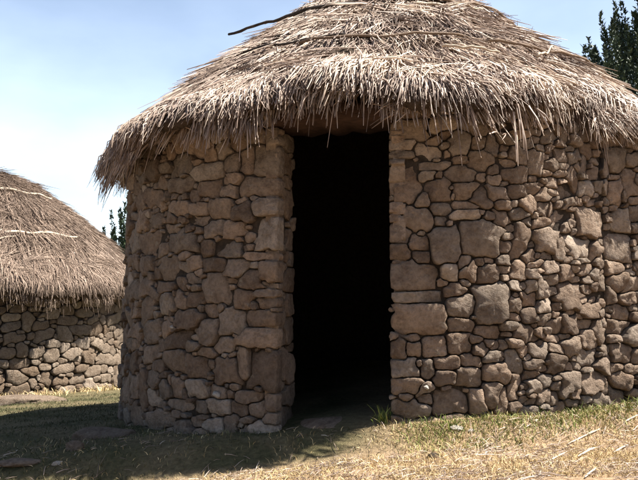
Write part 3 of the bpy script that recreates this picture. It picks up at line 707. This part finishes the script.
# tuft beside the doorway
p = on_ground(386, 420)
r = np.random.default_rng(5); n = 90; a = r.uniform(0, 2 * math.pi, n); l = np.abs(r.normal(0.1, 0.45, n)); h = r.uniform(0.03, 0.12, n)
P0 = np.stack([r.normal(0, 0.035, n), r.normal(0, 0.03, n), np.full(n, -0.01)], 1)
D = np.stack([np.cos(a) * np.sin(l), np.sin(a) * np.sin(l), np.cos(l)], 1)
P1 = P0 + D * (h * 0.55)[:, None]; P2 = P0 + D * h[:, None]; P2[:, :2] += np.stack([np.cos(a), np.sin(a)], 1) * (h * 0.25)[:, None]
tuft = blades('grass_tuft', P0, P1, P2, 0.006 * r.uniform(0.6, 1.4, n), M['green_grass']); tuft.location = p
tag(tuft, 'tall green grass tuft at the right foot of the doorway', 'grass tuft')

# ------------------------------------------------------------------ dark conifers behind the huts
M['needles'] = blade_material('conifer_needles', [(0.0, (0.012, 0.024, 0.014)), (0.5, (0.026, 0.045, 0.025)), (0.85, (0.045, 0.07, 0.035)), (1.0, (0.085, 0.11, 0.05))], None, 1, 0.25, 0.6)
def conifer(px, Y, top_z, spread, base_z, n_shoot, label, seed, per=280):
    r = np.random.default_rng(seed); X = (px - 319) / F * Y
    gz = float(ground_z(X, Y)); t = thing('conifer_tree', label, 'tree', (X, Y, gz), 'dark conifers behind the huts')
    H = top_z - gz
    V, Fc = tube([(0, 0, -0.3), (0.03, 0, H * 0.3), (-0.04, 0.03, H * 0.6), (0.0, 0, H * 0.94)], [0.26, 0.2, 0.12, 0.02], 10, 0.08)
    # limbs that sweep out and turn up
    tips = []
    for k in range(n_shoot):
        f = math.sqrt(r.random()); z = H - f * (H - base_z) ; rad = spread * (H - z) * (0.55 + 0.45 * r.random() ** 0.5) + 0.1; a = r.uniform(0, 2 * math.pi)
        tip = np.array([math.cos(a) * rad, math.sin(a) * rad, z]); tips.append(tip)
        if k % 3 == 0:
            z0 = max(z - rad * 0.5, 0.5)
            v2, f2 = tube([(0, 0, z0), tip * np.array([0.5, 0.5, 0]) + np.array([0, 0, z0 + 0.1 * rad]), tip * np.array([0.95, 0.95, 1])], [0.05, 0.035, 0.012], 5)
            o_ = len(V); V += v2; Fc += [tuple(i + o_ for i in g_) for g_ in f2]
    link_mesh('trunk', V, Fc, M['bark'], t)
    tips = np.array(tips); cid = np.repeat(np.arange(len(tips)), per); n = len(cid)
    sl = r.uniform(1.0, 2.0, len(tips))[cid]; sr = r.uniform(0.08, 0.15, len(tips))[cid]; f = r.random(n)
    lean = tips[:, :2] / (np.linalg.norm(tips[:, :2], axis=1)[:, None] + 1e-6) * 0.14
    a = r.uniform(0, 2 * math.pi, n); wr = sr * np.sqrt(np.clip(1 - f, 0, 1)) * (0.35 + 0.65 * np.clip(f * 5, 0, 1)) * np.sqrt(r.random(n))
    P0 = tips[cid] + np.stack([np.cos(a) * wr, np.sin(a) * wr, sl * (f - 0.35)], 1); P0[:, :2] += lean[cid] * (sl * f)[:, None]
    D = np.stack([np.cos(a) * 0.6, np.sin(a) * 0.6, np.full(n, 0.75)], 1) + r.normal(0, 0.25, (n, 3)); h = r.uniform(0.05, 0.10, n)
    P1 = P0 + D * (h * 0.5)[:, None]; P2 = P0 + D * h[:, None]
    blades('crown', P0, P1, P2, 0.042 * r.uniform(0.6, 1.4, n), M['needles'], t)
    return t
conifer(696, 20.0, 10.1, 0.70, 2.5, 760, 'tall dark conifer rising behind the right side of the large hut', 2)
conifer(178, 26.0, 6.0, 0.55, 1.0, 260, 'dark conifer seen in the gap between the two huts', 6)

# ------------------------------------------------------------------ light, sky, camera
SUN_PHI = R_(88); SUN_EL = R_(58)
sd = Vector((math.sin(SUN_PHI) * math.cos(SUN_EL), -math.cos(SUN_PHI) * math.cos(SUN_EL), math.sin(SUN_EL)))
L = bpy.data.lights.new('sun', 'SUN'); L.energy = 5.0; L.angle = R_(0.5); L.color = (1.0, 0.94, 0.84)
so = bpy.data.objects.new('sun', L); C.objects.link(so); so.rotation_euler = sd.to_track_quat('Z', 'Y').to_euler(); so.location = (5, 0, 12)
w = bpy.data.worlds.new('World'); bpy.context.scene.world = w; w.use_nodes = True; nt = w.node_tree; nt.nodes.clear()
out = nt.nodes.new('ShaderNodeOutputWorld'); bg = nt.nodes.new('ShaderNodeBackground'); nt.links.new(bg.outputs[0], out.inputs[0])
sky = nt.nodes.new('ShaderNodeTexSky'); sky.sky_type = 'NISHITA'; sky.sun_disc = False; sky.sun_elevation = SUN_EL
sky.sun_rotation = math.atan2(sd.x, sd.y); sky.air_density = 1.0; sky.dust_density = 1.6; sky.ozone_density = 1.0
bg.inputs[1].default_value = 0.05
# bright summer haze and thin cloud low over the land behind the huts
tc = nt.nodes.new('ShaderNodeTexCoord'); sp = nt.nodes.new('ShaderNodeSeparateXYZ'); nt.links.new(tc.outputs['Generated'], sp.inputs[0])
hz = N(nt, 'ShaderNodeMapRange'); hz.interpolation_type = 'SMOOTHSTEP'; hz.inputs[1].default_value = 0.2; hz.inputs[2].default_value = 0.95; nt.links.new(sp.outputs[1], hz.inputs[0])
lo = N(nt, 'ShaderNodeMapRange'); lo.interpolation_type = 'SMOOTHSTEP'; lo.inputs[1].default_value = 0.60; lo.inputs[2].default_value = 0.02; nt.links.new(sp.outputs[2], lo.inputs[0])
cl = N(nt, 'ShaderNodeTexNoise', Scale=2.6, Detail=5.0, Roughness=0.5); mp = N(nt, 'ShaderNodeMapping'); mp.inputs['Scale'].default_value = (1, 1, 2.2); mp.inputs['Location'].default_value = (0.35, 0.0, 0.2)
nt.links.new(tc.outputs['Generated'], mp.inputs[0]); nt.links.new(mp.outputs[0], cl.inputs['Vector'])
cr = ramp(nt, cl.outputs['Fac'], [(0.42, (0.5, 0.5, 0.5)), (0.66, (1, 1, 1))])
ml = N(nt, 'ShaderNodeMath', operation='MULTIPLY'); nt.links.new(hz.outputs[0], ml.inputs[0]); nt.links.new(lo.outputs[0], ml.inputs[1])
m2 = N(nt, 'ShaderNodeMath', operation='MULTIPLY'); nt.links.new(ml.outputs[0], m2.inputs[0]); nt.links.new(cr, m2.inputs[1])
hc = mixc(nt, m2.outputs[0], (0, 0, 0), (4.3, 4.7, 5.1))
sm_ = mixc(nt, 1.0, sky.outputs[0], hc, 'ADD'); nt.links.new(sm_, bg.inputs[0])

cam = bpy.data.cameras.new('camera'); cam.sensor_width = 36.0; cam.lens = 36.0 * F / 638.0; cam.clip_end = 2000; cam.clip_start = 0.05
co_ = bpy.data.objects.new('camera', cam); C.objects.link(co_); co_.location = CAM; co_.rotation_euler = (math.pi / 2 + PITCH, 0, 0)
sc = bpy.context.scene; sc.camera = co_
sc.view_settings.view_transform = 'Standard'; sc.view_settings.look = 'None'; sc.view_settings.gamma = 1.0; sc.view_settings.use_curve_mapping = False
sc.view_settings.exposure = 1.88
